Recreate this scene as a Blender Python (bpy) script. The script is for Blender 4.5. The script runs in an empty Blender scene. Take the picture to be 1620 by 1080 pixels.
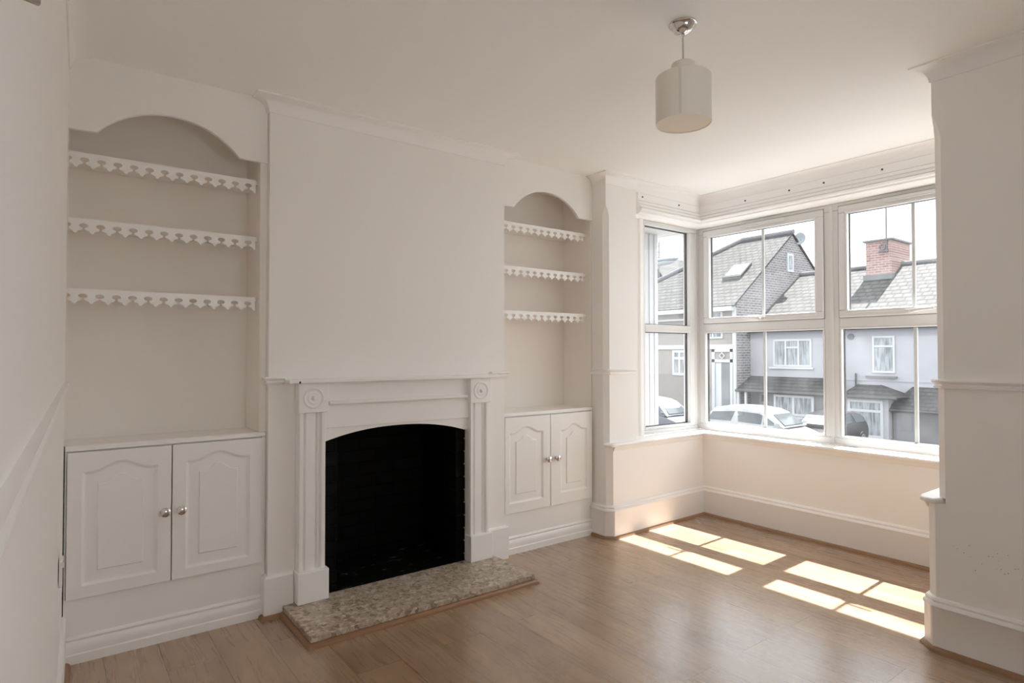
import bpy, bmesh, math, random
from mathutils import Vector, Matrix
random.seed(4)
PI = math.pi
S = bpy.context.scene
COL = S.collection

# ------------------------------------------------------------------ helpers
class MB:
    """collects shapes, builds ONE mesh object"""
    local = False          # True: vertices are already in the parent's space
    def __init__(s): s.v = []; s.f = []
    def add(s, vs, fs):
        o = len(s.v); s.v += [tuple(p) for p in vs]; s.f += [tuple(i + o for i in f) for f in fs]; return s
    def box(s, x0, x1, y0, y1, z0, z1):
        x0, x1 = sorted((x0, x1)); y0, y1 = sorted((y0, y1)); z0, z1 = sorted((z0, z1))
        return s.add([(x0,y0,z0),(x1,y0,z0),(x1,y1,z0),(x0,y1,z0),(x0,y0,z1),(x1,y0,z1),(x1,y1,z1),(x0,y1,z1)],
                     [(3,2,1,0),(4,5,6,7),(0,1,5,4),(1,2,6,5),(2,3,7,6),(3,0,4,7)])
    def loft(s, loops, cap=True, closed=True):
        n = len(loops[0]); vs = [p for l in loops for p in l]; fs = []
        for k in range(len(loops) - 1):
            for i in range(n if closed else n - 1):
                j = (i + 1) % n
                fs.append((k*n+i, k*n+j, (k+1)*n+j, (k+1)*n+i))
        if cap:
            fs.append(tuple(range(n))[::-1]); fs.append(tuple((len(loops)-1)*n + i for i in range(n)))
        return s.add(vs, fs)
    def prism(s, poly, ax, a, b):
        def P(p, t):
            return {'z': (p[0], p[1], t), 'y': (p[0], t, p[1]), 'x': (t, p[0], p[1])}[ax]
        return s.loft([[P(p, a) for p in poly], [P(p, b) for p in poly]])
    def sweep(s, path, prof, i0=0, i1=None, cap=True, taper=1):
        """profile (offset to the right of travel, z) along an XY path, mitred"""
        n = len(path); i1 = n - 1 if i1 is None else i1; loops = []
        for i in range(i0, i1 + 1):
            p = Vector(path[i]); ds = []
            if i > 0: ds.append((p - Vector(path[i-1])).normalized())
            if i < n - 1: ds.append((Vector(path[i+1]) - p).normalized())
            ns = [Vector((d.y, -d.x)) for d in ds]
            m = ns[0] if len(ns) == 1 else (ns[0] + ns[1]) / (1 + ns[0].dot(ns[1]))
            k = taper if i in (0, n-1) else 1
            loops.append([(p.x + m.x*o*k, p.y + m.y*o*k, z) for o, z in prof])
        return s.loft(loops, cap)
    def lathe(s, c, prof, n=24, ax='z', cap=True):
        loops = []
        for r, t in prof:
            l = []
            for k in range(n):
                a = 2*PI*k/n; u, w = r*math.cos(a), r*math.sin(a)
                l.append({'z': (c[0]+u, c[1]+w, c[2]+t), 'y': (c[0]+u, c[1]+t, c[2]+w), 'x': (c[0]+t, c[1]+u, c[2]+w)}[ax])
            loops.append(l)
        return s.loft(loops, cap)
    def tube(s, pts, r, n=10):
        pts = [Vector(p) for p in pts]; loops = []
        for i, p in enumerate(pts):
            d = (pts[min(i+1, len(pts)-1)] - pts[max(i-1, 0)]).normalized()
            u = d.cross(Vector((0,0,1)) if abs(d.z) < .9 else Vector((1,0,0))).normalized(); w = d.cross(u)
            loops.append([tuple(p + u*(r*math.cos(2*PI*k/n)) + w*(r*math.sin(2*PI*k/n))) for k in range(n)])
        return s.loft(loops)
    def build(s, name, mat, parent=None, smooth=False, bevel=0, seg=2):
        me = bpy.data.meshes.new(name); me.from_pydata(s.v, [], s.f)
        bm = bmesh.new(); bm.from_mesh(me)
        bmesh.ops.recalc_face_normals(bm, faces=bm.faces); bm.to_mesh(me); bm.free()
        me.materials.append(mat)
        if smooth:
            me.polygons.foreach_set('use_smooth', [True]*len(me.polygons)); me.set_sharp_from_angle(angle=math.radians(40))
        o = bpy.data.objects.new(name, me); COL.objects.link(o)
        if parent:
            o.parent = parent
            if not s.local: o.matrix_parent_inverse = parent_world(parent).inverted()
        if bevel:
            m = o.modifiers.new('bevel', 'BEVEL'); m.width = bevel; m.segments = seg; m.limit_method = 'ANGLE'; m.angle_limit = math.radians(35)
        return o

def parent_world(o):
    m = Matrix.Translation(o.location) @ o.rotation_euler.to_matrix().to_4x4()
    return parent_world(o.parent) @ o.matrix_parent_inverse @ m if o.parent else m

def tag(o, label=None, cat=None, group=None, kind=None):
    if label: o['label'] = label
    if cat: o['category'] = cat
    if group: o['group'] = group
    if kind: o['kind'] = kind
    return o
def struct(o, label, cat):
    return tag(o, label, cat, kind='structure')
def thing(name, label, cat, loc, group=None):
    o = bpy.data.objects.new(name, None); o.empty_display_size = .1; COL.objects.link(o); o.location = loc
    return tag(o, label, cat, group)
def copy_thing(o, dx, label):
    c = o.copy(); COL.objects.link(c); c.location = o.location + Vector(dx); c['label'] = label
    for ch in o.children:
        k = ch.copy(); COL.objects.link(k); k.parent = c; k.matrix_parent_inverse = ch.matrix_parent_inverse.copy()
    return c

# ------------------------------------------------------------------ materials
def new_mat(name):
    m = bpy.data.materials.new(name); m.use_nodes = True; nt = m.node_tree
    return m, nt, nt.nodes['Principled BSDF']
def N(nt, t, **kw):
    n = nt.nodes.new(t)
    for k, v in kw.items():
        if k in n.inputs.keys(): n.inputs[k].default_value = v
        else: setattr(n, k, v)
    return n
def L(nt, a, b): nt.links.new(a, b)
def coords(nt, order='xyz', scale=(1,1,1)):
    tc = N(nt, 'ShaderNodeTexCoord'); sx = N(nt, 'ShaderNodeSeparateXYZ'); cx = N(nt, 'ShaderNodeCombineXYZ')
    geo = N(nt, 'ShaderNodeNewGeometry'); L(nt, geo.outputs['Position'], sx.inputs[0])
    for i, c in enumerate(order):
        m = N(nt, 'ShaderNodeMath', operation='MULTIPLY'); m.inputs[1].default_value = scale[i]
        L(nt, sx.outputs['xyz'.index(c)], m.inputs[0]); L(nt, m.outputs[0], cx.inputs[i])
    return cx.outputs[0]
def plain(name, col, rough=.5, metal=0, var=.03, nscale=6, bump=0, bscale=60, spec=.5):
    m, nt, b = new_mat(name)
    b.inputs['Roughness'].default_value = rough; b.inputs['Metallic'].default_value = metal
    b.inputs['Specular IOR Level'].default_value = spec
    v = coords(nt); n = N(nt, 'ShaderNodeTexNoise', Scale=nscale, Detail=4); L(nt, v, n.inputs['Vector'])
    r = N(nt, 'ShaderNodeMix', data_type='RGBA')
    r.inputs[6].default_value = (*[max(0, c*(1-var)) for c in col], 1); r.inputs[7].default_value = (*[min(1, c*(1+var)) for c in col], 1)
    L(nt, n.outputs['Fac'], r.inputs[0]); L(nt, r.outputs[2], b.inputs['Base Color'])
    if bump:
        n2 = N(nt, 'ShaderNodeTexNoise', Scale=bscale, Detail=5); L(nt, v, n2.inputs['Vector'])
        bp = N(nt, 'ShaderNodeBump', Strength=bump, Distance=.002); L(nt, n2.outputs['Fac'], bp.inputs['Height']); L(nt, bp.outputs[0], b.inputs['Normal'])
    return m
def brick(name, c1, c2, mortar, order, bw, bh, ms=.01, rough=.85, dist=.01, scale=(1,1,1), noise=.25, bump=.6):
    m, nt, b = new_mat(name); b.inputs['Roughness'].default_value = rough
    v = coords(nt, order, scale)
    br = N(nt, 'ShaderNodeTexBrick', Scale=1.0); br.inputs['Brick Width'].default_value = bw; br.inputs['Row Height'].default_value = bh
    br.inputs['Mortar Size'].default_value = ms; br.inputs['Bias'].default_value = 0
    br.inputs['Color1'].default_value = (*c1, 1); br.inputs['Color2'].default_value = (*c2, 1); br.inputs['Mortar'].default_value = (*mortar, 1)
    L(nt, v, br.inputs['Vector'])
    n = N(nt, 'ShaderNodeTexNoise', Scale=3.0, Detail=8); L(nt, v, n.inputs['Vector'])
    mr = N(nt, 'ShaderNodeMapRange'); mr.inputs['To Min'].default_value = 1-noise; mr.inputs['To Max'].default_value = 1+noise
    L(nt, n.outputs['Fac'], mr.inputs[0])
    mx = N(nt, 'ShaderNodeMix', data_type='RGBA', blend_type='MULTIPLY'); mx.inputs[0].default_value = 1
    L(nt, br.outputs['Color'], mx.inputs[6]); L(nt, mr.outputs[0], mx.inputs[7]); L(nt, mx.outputs[2], b.inputs['Base Color'])
    bp = N(nt, 'ShaderNodeBump', Strength=bump, Distance=dist, invert=True); L(nt, br.outputs['Fac'], bp.inputs['Height']); L(nt, bp.outputs[0], b.inputs['Normal'])
    return m

WALL = plain('wall_paint', (.90,.88,.855), .75, var=.012, nscale=1.5, bump=.08, bscale=90)
CEIL = plain('ceiling_paint', (.91,.90,.885), .85, var=.01, nscale=1.2, bump=.05, bscale=70)
CREAM = plain('cream_paint', (.90,.88,.845), .7, var=.012, nscale=1.5, bump=.08, bscale=90)
GLOSS = plain('white_gloss', (.905,.895,.88), .34, var=.01, nscale=4, bump=.04, bscale=35)
NICHE = plain('niche_paint', (.875,.84,.80), .75, var=.012, nscale=1.5, bump=.06, bscale=80)
UPVC = plain('upvc', (.70,.695,.685), .28, var=.005)
GASKET = plain('dark_gasket', (.03,.027,.027), .5)
GASKG = plain('grey_gasket', (.36,.35,.33), .6)
CHROME = plain('chrome', (.72,.70,.68), .12, metal=1, var=.02)
BLACKH = plain('dark_hole', (.03,.025,.02), .8)

def floor_mat():
    m, nt, b = new_mat('oak_laminate')
    v0 = coords(nt, 'yxz')
    of = N(nt, 'ShaderNodeVectorMath', operation='ADD'); of.inputs[1].default_value = (.31, -.139, 0); L(nt, v0, of.inputs[0]); v = of.outputs[0]
    br = N(nt, 'ShaderNodeTexBrick', Scale=1.0); br.offset = .37
    br.inputs['Brick Width'].default_value = 1.28; br.inputs['Row Height'].default_value = .197
    br.inputs['Mortar Size'].default_value = .0014; br.inputs['Mortar Smooth'].default_value = .2; br.inputs['Bias'].default_value = 0
    br.inputs['Color1'].default_value = (0,0,0,1); br.inputs['Color2'].default_value = (1,1,1,1); br.inputs['Mortar'].default_value = (.5,.5,.5,1)
    L(nt, v, br.inputs['Vector'])
    vs = N(nt, 'ShaderNodeVectorMath', operation='SCALE'); vs.inputs['Scale'].default_value = 7.3
    L(nt, br.outputs['Color'], vs.inputs[0])
    va = N(nt, 'ShaderNodeVectorMath', operation='ADD'); L(nt, v, va.inputs[0]); L(nt, vs.outputs[0], va.inputs[1])
    # slow warp so the grain wanders round knots
    wn = N(nt, 'ShaderNodeTexNoise', Scale=2.6, Detail=2); L(nt, va.outputs[0], wn.inputs['Vector'])
    wc = N(nt, 'ShaderNodeVectorMath', operation='MULTIPLY_ADD'); wc.inputs[1].default_value = (.05,.045,0); L(nt, wn.outputs['Color'], wc.inputs[0]); L(nt, va.outputs[0], wc.inputs[2])
    mp = N(nt, 'ShaderNodeMapping'); mp.inputs['Scale'].default_value = (2.4, 42, 1); L(nt, wc.outputs[0], mp.inputs[0])
    g = N(nt, 'ShaderNodeTexNoise', Scale=1.0, Detail=9, Roughness=.62); L(nt, mp.outputs[0], g.inputs['Vector'])
    mp2 = N(nt, 'ShaderNodeMapping'); mp2.inputs['Scale'].default_value = (2.2, 6.0, 1); L(nt, wc.outputs[0], mp2.inputs[0])
    k = N(nt, 'ShaderNodeTexNoise', Scale=1.0, Detail=3, Roughness=.5); L(nt, mp2.outputs[0], k.inputs['Vector'])
    kr = N(nt, 'ShaderNodeMapRange'); kr.inputs['From Min'].default_value = .28; kr.inputs['From Max'].default_value = .72; L(nt, k.outputs['Fac'], kr.inputs[0])
    md = N(nt, 'ShaderNodeMix', data_type='FLOAT'); md.inputs[0].default_value = .55
    L(nt, g.outputs['Fac'], md.inputs[2]); L(nt, kr.outputs[0], md.inputs[3])
    cr = N(nt, 'ShaderNodeValToRGB'); e = cr.color_ramp.elements
    e[0].position = .15; e[0].color = (.265,.155,.088,1); e[1].position = .82; e[1].color = (.455,.298,.186,1)
    q = e.new(.40); q.color = (.375,.236,.141,1)
    L(nt, md.outputs[0], cr.inputs[0])
    mp3 = N(nt, 'ShaderNodeMapping'); mp3.inputs['Scale'].default_value = (1.3, 15, 1); L(nt, wc.outputs[0], mp3.inputs[0])
    ln = N(nt, 'ShaderNodeTexNoise', Scale=1.0, Detail=5, Roughness=.45, Distortion=.9); L(nt, mp3.outputs[0], ln.inputs['Vector'])
    lr = N(nt, 'ShaderNodeMapRange'); lr.inputs['From Min'].default_value = .36; lr.inputs['From Max'].default_value = .44; lr.inputs['To Min'].default_value = .90; L(nt, ln.outputs['Fac'], lr.inputs[0])
    ml = N(nt, 'ShaderNodeMix', data_type='RGBA', blend_type='MULTIPLY'); ml.inputs[0].default_value = .8
    L(nt, cr.outputs[0], ml.inputs[6]); L(nt, lr.outputs[0], ml.inputs[7])
    hs = N(nt, 'ShaderNodeMapRange'); hs.inputs['To Min'].default_value = .90; hs.inputs['To Max'].default_value = 1.08
    L(nt, br.outputs['Color'], hs.inputs[0])
    mx = N(nt, 'ShaderNodeMix', data_type='RGBA', blend_type='MULTIPLY'); mx.inputs[0].default_value = 1
    L(nt, ml.outputs[2], mx.inputs[6]); L(nt, hs.outputs[0], mx.inputs[7])
    mj = N(nt, 'ShaderNodeMix', data_type='RGBA'); mj.inputs[7].default_value = (.06,.035,.02,1)
    fm = N(nt, 'ShaderNodeMath', operation='MULTIPLY'); fm.inputs[1].default_value = .8
    L(nt, br.outputs['Fac'], fm.inputs[0]); L(nt, fm.outputs[0], mj.inputs[0]); L(nt, mx.outputs[2], mj.inputs[6]); L(nt, mj.outputs[2], b.inputs['Base Color'])
    rm = N(nt, 'ShaderNodeMapRange'); rm.inputs['To Min'].default_value = .22; rm.inputs['To Max'].default_value = .34
    L(nt, g.outputs['Fac'], rm.inputs[0]); L(nt, rm.outputs[0], b.inputs['Roughness'])
    b.inputs['Specular IOR Level'].default_value = .6; b.inputs['Coat Weight'].default_value = .62; b.inputs['Coat Roughness'].default_value = .23; b.inputs['Coat Tint'].default_value = (.93,.97,1,1)
    bp = N(nt, 'ShaderNodeBump', Strength=.35, Distance=.0012, invert=True); L(nt, br.outputs['Fac'], bp.inputs['Height'])
    bp2 = N(nt, 'ShaderNodeBump', Strength=.05, Distance=.0004); L(nt, g.outputs['Fac'], bp2.inputs['Height']); L(nt, bp.outputs[0], bp2.inputs['Normal'])
    L(nt, bp2.outputs[0], b.inputs['Normal'])
    return m
OAK = floor_mat()
BEADW = plain('oak_beading', (.30,.17,.09), .45, var=.12, nscale=25)

def stone_mat():
    m, nt, b = new_mat('hearth_stone'); b.inputs['Roughness'].default_value = .38
    v = coords(nt)
    nz = N(nt, 'ShaderNodeTexNoise', Scale=14.0, Detail=3); L(nt, v, nz.inputs['Vector'])
    ad = N(nt, 'ShaderNodeMix', data_type='VECTOR'); ad.inputs[0].default_value = .06; L(nt, v, ad.inputs[4]); L(nt, nz.outputs['Color'], ad.inputs[5])
    vo = N(nt, 'ShaderNodeTexVoronoi', Scale=58.0); L(nt, ad.outputs[1], vo.inputs['Vector'])
    vo2 = N(nt, 'ShaderNodeTexVoronoi', Scale=150.0); L(nt, ad.outputs[1], vo2.inputs['Vector'])
    cr = N(nt, 'ShaderNodeValToRGB'); cr.color_ramp.interpolation = 'CONSTANT'
    e = cr.color_ramp.elements; e[0].color = (.24,.165,.105,1); e[1].position = .16; e[1].color = (.50,.43,.345,1)
    for p, c in ((.40,(.42,.345,.265,1)),(.56,(.66,.61,.54,1)),(.70,(.46,.39,.31,1)),(.87,(.17,.11,.07,1)),(.92,(.72,.67,.60,1))):
        q = e.new(p); q.color = c
    sp = N(nt, 'ShaderNodeSeparateColor'); L(nt, vo.outputs['Color'], sp.inputs[0]); L(nt, sp.outputs[0], cr.inputs[0])
    cr2 = N(nt, 'ShaderNodeValToRGB'); e = cr2.color_ramp.elements
    e[0].position = .1; e[0].color = (.26,.19,.13,1); e[1].position = .5; e[1].color = (.52,.44,.35,1)
    sp2 = N(nt, 'ShaderNodeSeparateColor'); L(nt, vo2.outputs['Color'], sp2.inputs[0]); L(nt, sp2.outputs[1], cr2.inputs[0])
    mx = N(nt, 'ShaderNodeMix', data_type='RGBA'); mx.inputs[0].default_value = .40
    L(nt, cr.outputs[0], mx.inputs[6]); L(nt, cr2.outputs[0], mx.inputs[7]); L(nt, mx.outputs[2], b.inputs['Base Color'])
    return m
STONE = stone_mat()
SOOT = brick('black_brick', (.0035,.0032,.003), (.0055,.005,.0048), (.002,.0019,.0018), 'xzy', .22, .075, .008, .55, .006)
SOOTY = brick('black_brick_side', (.0035,.0032,.003), (.0055,.005,.0048), (.002,.0019,.0018), 'yzx', .22, .075, .008, .55, .006)
def ash_mat():
    m, nt, b = new_mat('sooty_floor'); b.inputs['Roughness'].default_value = .7
    v = coords(nt, 'xyz', (7, 26, 1)); n = N(nt, 'ShaderNodeTexNoise', Scale=1.0, Detail=5, Roughness=.7); L(nt, v, n.inputs['Vector'])
    cr = N(nt, 'ShaderNodeValToRGB'); e = cr.color_ramp.elements
    e[0].position = .60; e[0].color = (.003,.0028,.0026,1); e[1].position = .70; e[1].color = (.28,.28,.28,1)
    L(nt, n.outputs['Fac'], cr.inputs[0]); L(nt, cr.outputs[0], b.inputs['Base Color'])
    return m
ASH = ash_mat()
for q in (SOOT, SOOTY, ASH): q.node_tree.nodes['Principled BSDF'].inputs['Specular IOR Level'].default_value = .08

def glass_mat():
    m, nt, b = new_mat('window_glass'); nt.nodes.remove(b)
    out = nt.nodes['Material Output']
    t = N(nt, 'ShaderNodeBsdfTransparent'); t.inputs[0].default_value = (.955,.965,.965,1)
    g = N(nt, 'ShaderNodeBsdfGlossy', Roughness=.02)
    lw_ = N(nt, 'ShaderNodeLayerWeight', Blend=.5); mx = N(nt, 'ShaderNodeMixShader')
    pw_ = N(nt, 'ShaderNodeMath', operation='POWER'); pw_.inputs[1].default_value = 4.0; L(nt, lw_.outputs['Facing'], pw_.inputs[0])
    fr = N(nt, 'ShaderNodeMapRange'); fr.inputs['To Min'].default_value = .022; fr.inputs['To Max'].default_value = .55; L(nt, pw_.outputs[0], fr.inputs[0])
    v = coords(nt); n = N(nt, 'ShaderNodeTexNoise', Scale=5.0, Detail=6); L(nt, v, n.inputs['Vector'])
    d = N(nt, 'ShaderNodeBsdfTranslucent'); d.inputs[0].default_value = (.9,.92,.95,1)
    mr = N(nt, 'ShaderNodeMapRange'); mr.inputs['From Min'].default_value = .35; mr.inputs['From Max'].default_value = .75; mr.inputs['To Min'].default_value = .004; mr.inputs['To Max'].default_value = .021
    L(nt, n.outputs['Fac'], mr.inputs[0])
    m2 = N(nt, 'ShaderNodeMixShader')
    L(nt, fr.outputs[0], mx.inputs[0]); L(nt, t.outputs[0], mx.inputs[1]); L(nt, g.outputs[0], mx.inputs[2])
    L(nt, mr.outputs[0], m2.inputs[0]); L(nt, mx.outputs[0], m2.inputs[1]); L(nt, d.outputs[0], m2.inputs[2])
    L(nt, m2.outputs[0], out.inputs[0])
    return m
GLASS = glass_mat()

# ------------------------------------------------------------------ room shell
H = 2.5
def xl(y): return -.79 + .0273*y                     # the left wall runs slightly out of square
LW0, LW1 = (xl(-3.5), -3.5), (xl(.30), .30)

struct(MB().box(-1.1, 3.5, -3.6, .55, -.12, 0).build('floor', OAK), 'oak laminate plank floor of the empty room', 'floor')
struct(MB().box(-1.1, 3.5, -3.6, .55, H, H+.12).build('ceiling', CEIL), 'plain white painted ceiling', 'ceiling')
struct(MB().prism([LW0, LW1, (LW1[0]-.2, .55), (LW0[0]-.2, -3.6)], 'z', 0, H).build('wall_left', WALL), 'white wall along the left edge of the photo', 'wall')
b = MB(); b.box(-1.1, -.45, -3.7, -3.5, 0, H); b.box(.95, 2.45, -3.7, -3.5, 0, H); b.box(-.45, .95, -3.7, -3.5, 0, .95); b.box(-.45, .95, -3.7, -3.5, 1.93, H)
struct(b.build('wall_rear', WALL), 'white wall behind the camera', 'wall')
b = MB(); b.box(-1.0, .02, .25, .55, 0, H); b.box(1.385, 2.45, .286, .55, 0, H); b.box(.02, 1.385, .47, .55, 0, H)
struct(b.build('wall_back', NICHE), 'recessed back wall seen inside the two alcoves', 'wall')
# chimney breast with the fire opening
b = MB(); b.box(0, .27, -.038, .47, 0, H); b.box(1.125, 1.405, -.038, .47, 0, H); b.box(.27, 1.125, -.038, .47, .885, H)
struct(b.build('wall_fireplace', WALL), 'white chimney breast above and around the fireplace', 'wall')

# left pier + left side of the bay
lo = [(2.2,.286),(2.2,-.130),(2.235,-.165),(3.27,-.14),(3.27,.13),(2.45,.13),(2.45,.286)]
up = [(2.2,.286),(2.2,-.104),(2.232,-.136),(2.507,-.136),(2.507,-.02),(2.70,-.02),(2.70,.13),(2.45,.13),(2.45,.286)]
sq = [(2.2,.286),(2.2,-.136),(2.2001,-.136),(2.507,-.136),(2.507,-.02),(2.70,-.02),(2.70,.13),(2.45,.13),(2.45,.286)]
b = MB(); b.prism(lo, 'z', 0, .622)
b.loft([[(x,y,.644) for x,y in up],[(x,y,2.215) for x,y in up],[(x+(u-x)*.35,y+(w-y)*.35,2.25) for (x,y),(u,w) in zip(up,sq)],[(x,y,2.29) for x,y in sq],[(x,y,H) for x,y in sq]])
b.box(2.507, 3.29, -.110, .13, 2.272, H); b.box(2.2, 2.45, -.104, .286, .622, .644)
struct(b.build('wall_bay_left', WALL), 'narrow white pier and side wall left of the bay window', 'wall')
# right pier + right side of the bay
lo = [(3.27,-2.043),(2.235,-2.043),(2.2,-2.078),(2.2,-3.6),(2.45,-3.6),(2.45,-2.34),(3.27,-2.34)]
up = [(2.70,-2.20),(2.507,-2.20),(2.507,-2.085),(2.232,-2.085),(2.2,-2.117),(2.2,-3.6),(2.45,-3.6),(2.45,-2.34),(2.70,-2.34)]
sq = [(2.70,-2.20),(2.507,-2.20),(2.507,-2.085),(2.2001,-2.085),(2.2,-2.085),(2.2,-3.6),(2.45,-3.6),(2.45,-2.34),(2.70,-2.34)]
b = MB(); b.prism(lo, 'z', 0, .622)
b.loft([[(x,y,.644) for x,y in up],[(x,y,2.19) for x,y in up],[(x+(u-x)*.35,y+(w-y)*.35,2.24) for (x,y),(u,w) in zip(up,sq)],[(x,y,2.29) for x,y in sq],[(x,y,H) for x,y in sq]])
b.box(2.507, 3.29, -2.11, -2.34, 2.272, H); b.box(2.2, 2.45, -3.6, -2.117, .622, .644)
struct(b.build('wall_bay_right', WALL), 'white pier at the right edge of the photo', 'wall')
b = MB(); b.box(3.27, 3.5, -2.34, .13, 0, .622); b.box(3.29, 3.5, -2.34, .13, 2.272, H)
struct(b.build('wall_bay_front', CREAM), 'cream wall under the front bay windows', 'wall')

# ---- skirting, beading, dado, cornice
SK = [(0,0),(0,.222),(.012,.219),(.017,.211),(.015,.202),(.023,.195),(.025,.187),(.02,.178),(.02,0)]
BD = [(.02,0),(.02,.018),(.028,.0165),(.035,.010),(.038,0)]
bay = [(2.2,.0),(2.2,-.130),(2.235,-.165),(3.27,-.14),(3.27,-2.043),(2.235,-2.043),(2.2,-2.078),(2.2,-3.5)]
for i0, i1, nm, lb in ((0,3,'baseboard_bay_left','white moulded skirting board round the pier left of the bay'),
                       (3,4,'baseboard_bay_front','white moulded skirting board under the front bay windows'),
                       (4,7,'baseboard_bay_right','white moulded skirting board round the pier at the right edge')):
    struct(MB().sweep(bay, SK, i0, i1).build(nm, GLOSS, smooth=True), lb, 'skirting board')
for i0, i1, nm, lb in ((0,3,'trim_1','oak floor beading round the pier left of the bay'),
                       (3,4,'trim_2','oak floor beading under the front bay windows'),
                       (4,7,'trim_3','oak floor beading round the pier at the right edge')):
    struct(MB().sweep(bay, BD, i0, i1).build(nm, BEADW, smooth=True), lb, 'floor beading')
SKC = [(0,0),(0,.2),(.014,.198),(.02,.19),(.02,0)]
struct(MB().sweep([(0,-.002),(0,-.038),(.118,-.038)], SKC).build('baseboard_fireplace_left', GLOSS), 'plain white skirting block left of the fireplace', 'skirting board')
struct(MB().sweep([(1.272,-.038),(1.405,-.038),(1.405,-.002)], SKC).build('baseboard_fireplace_right', GLOSS), 'plain white skirting block right of the fireplace', 'skirting board')
struct(MB().sweep([(0,-.022),(0,-.038),(.06,-.038)], BD).build('trim_4', BEADW, smooth=True), 'short oak floor beading left of the stone hearth', 'floor beading')
lw = [(xl(-3.5),-3.5),(xl(-.012),-.012)]
struct(MB().sweep(lw, [(0,0),(0,.2),(.01,.198),(.014,.19),(.014,0)]).build('baseboard_left', GLOSS), 'white skirting board along the left wall', 'skirting board')
struct(MB().sweep([(xl(-3.5)+.014,-3.5),(xl(-.03)+.014,-.03)], [(0,0),(0,.018),(.008,.0165),(.015,.010),(.018,0)]).build('trim_5', BEADW, smooth=True), 'oak floor beading along the left wall', 'floor beading')
DADO = [(0,1.112),(0,1.150),(.020,1.149),(.024,1.143),(.020,1.136),(.011,1.131),(.011,1.124),(.016,1.121),(.014,1.114),(.006,1.112)]
def bayp(k): return [(2.2,.0),(2.2,-.104),(2.232,-.136),(2.49,-.136)] if k == 'l' else [(2.49,-2.085),(2.232,-2.085),(2.2,-2.117),(2.2,-3.5)]
struct(MB().sweep(bayp('l'), DADO).build('trim_6', GLOSS, smooth=True), 'white dado rail round the pier left of the bay', 'dado rail')
struct(MB().sweep(bayp('r'), DADO).build('trim_7', GLOSS, smooth=True), 'white dado rail on the pier at the right edge', 'dado rail')
struct(MB().sweep([(0,-.003),(0,-.038),(.072,-.038)], DADO).build('trim_8', GLOSS, smooth=True), 'short white dado rail left of the mantel shelf', 'dado rail')
struct(MB().sweep([(1.298,-.038),(1.405,-.038),(1.405,-.003)], DADO).build('trim_9', GLOSS, smooth=True), 'short white dado rail right of the mantel shelf', 'dado rail')
struct(MB().sweep([(xl(-3.5),-3.5),(xl(-.05),-.05)], [(o*.65,z) for o,z in DADO]).build('trim_10', GLOSS, smooth=True), 'white dado rail along the left wall', 'dado rail')
COVE = [(0,H),(0,2.432),(.006,2.432),(.008,2.437)] + [(.076-.068*math.cos(a), 2.432+.058*math.sin(a)+.004) for a in [PI/2*k/8 for k in range(1,8)]] + [(.077,2.493),(.077,H)]
struct(MB().sweep([(0,.0),(0,-.038),(1.405,-.038),(1.405,.0)], COVE).build('trim_11', CEIL, smooth=True), 'coved cornice along the chimney breast', 'cornice')
struct(MB().sweep([(2.2,-.0),(2.2,-.136),(2.507,-.136)], [(o*.85,z) for o,z in COVE]).build('trim_12', CEIL, smooth=True), 'short coved cornice round the pier left of the bay', 'cornice')
struct(MB().sweep([(2.507,-2.085),(2.2,-2.085),(2.2,-3.5)], [(o*.85,z) for o,z in COVE]).build('trim_13', CEIL, smooth=True), 'coved cornice on the pier at the right edge', 'cornice')
struct(MB().sweep(lw, COVE).build('trim_14', CEIL, smooth=True), 'coved cornice along the left wall', 'cornice')
bc = [(2.507,-.110),(3.29,-.110),(3.29,-2.11),(2.507,-2.11)]
struct(MB().sweep(bc, COVE).build('trim_15', CEIL, smooth=True), 'coved cornice round the bay', 'cornice')
FASC = [(0,2.431),(.008,2.430),(.008,2.378),(.002,2.375),(.002,2.371),(.020,2.368),(.020,2.351),(.012,2.347),(.012,2.343),(.028,2.340),(.028,2.325),(.020,2.321),(.042,2.316),(.046,2.307),(.042,2.299),(.030,2.294),(.030,2.284),(.016,2.277),(0,2.273)]
fp = [(2.55,-.110),(3.29,-.110),(3.29,-2.11),(2.55,-2.11)]
head = struct(MB().sweep(fp, FASC).build('trim_16', GLOSS, smooth=True), 'stepped white pelmet moulding above the bay windows', 'moulding')
for y, z in ((-.52,2.362),(-.86,2.366),(-1.10,2.366),(-1.46,2.368)):
    MB().lathe((3.2785,y,z+.036), [(.006,.004),(.006,0)], 10, 'x').build('screw', BLACKH, head)
for x in (2.60, 3.02):
    MB().lathe((x,-.1220,2.404), [(.006,.004),(.006,0)], 10, 'y').build('screw', BLACKH, head)
# sill board round the bay
sill = [(2.2,-.112),(2.172,-.128),(2.180,-.160),(2.206,-.188),(2.235,-.194),(3.238,-.170),(3.238,-2.014),(2.235,-2.012),(2.198,-2.022),(2.170,-2.052),(2.166,-2.084),(2.2,-2.100),(2.46,-2.21),(3.385,-2.21),(3.385,-.012),(2.46,-.012)]
struct(MB().prism(sill, 'z', .622, .644).build('trim_17', GLOSS, bevel=.009, seg=3), 'white window board running round the bay', 'window sill')
sb = [(2.235,-.165),(3.27,-.14),(3.27,-2.043),(2.235,-2.043)]
struct(MB().sweep(sb, [(0,.622),(.016,.622),(.016,.612),(.010,.604),(.006,.592),(0,.590)]).build('trim_18', CREAM, smooth=True), 'small moulding under the bay window board', 'moulding')

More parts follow.
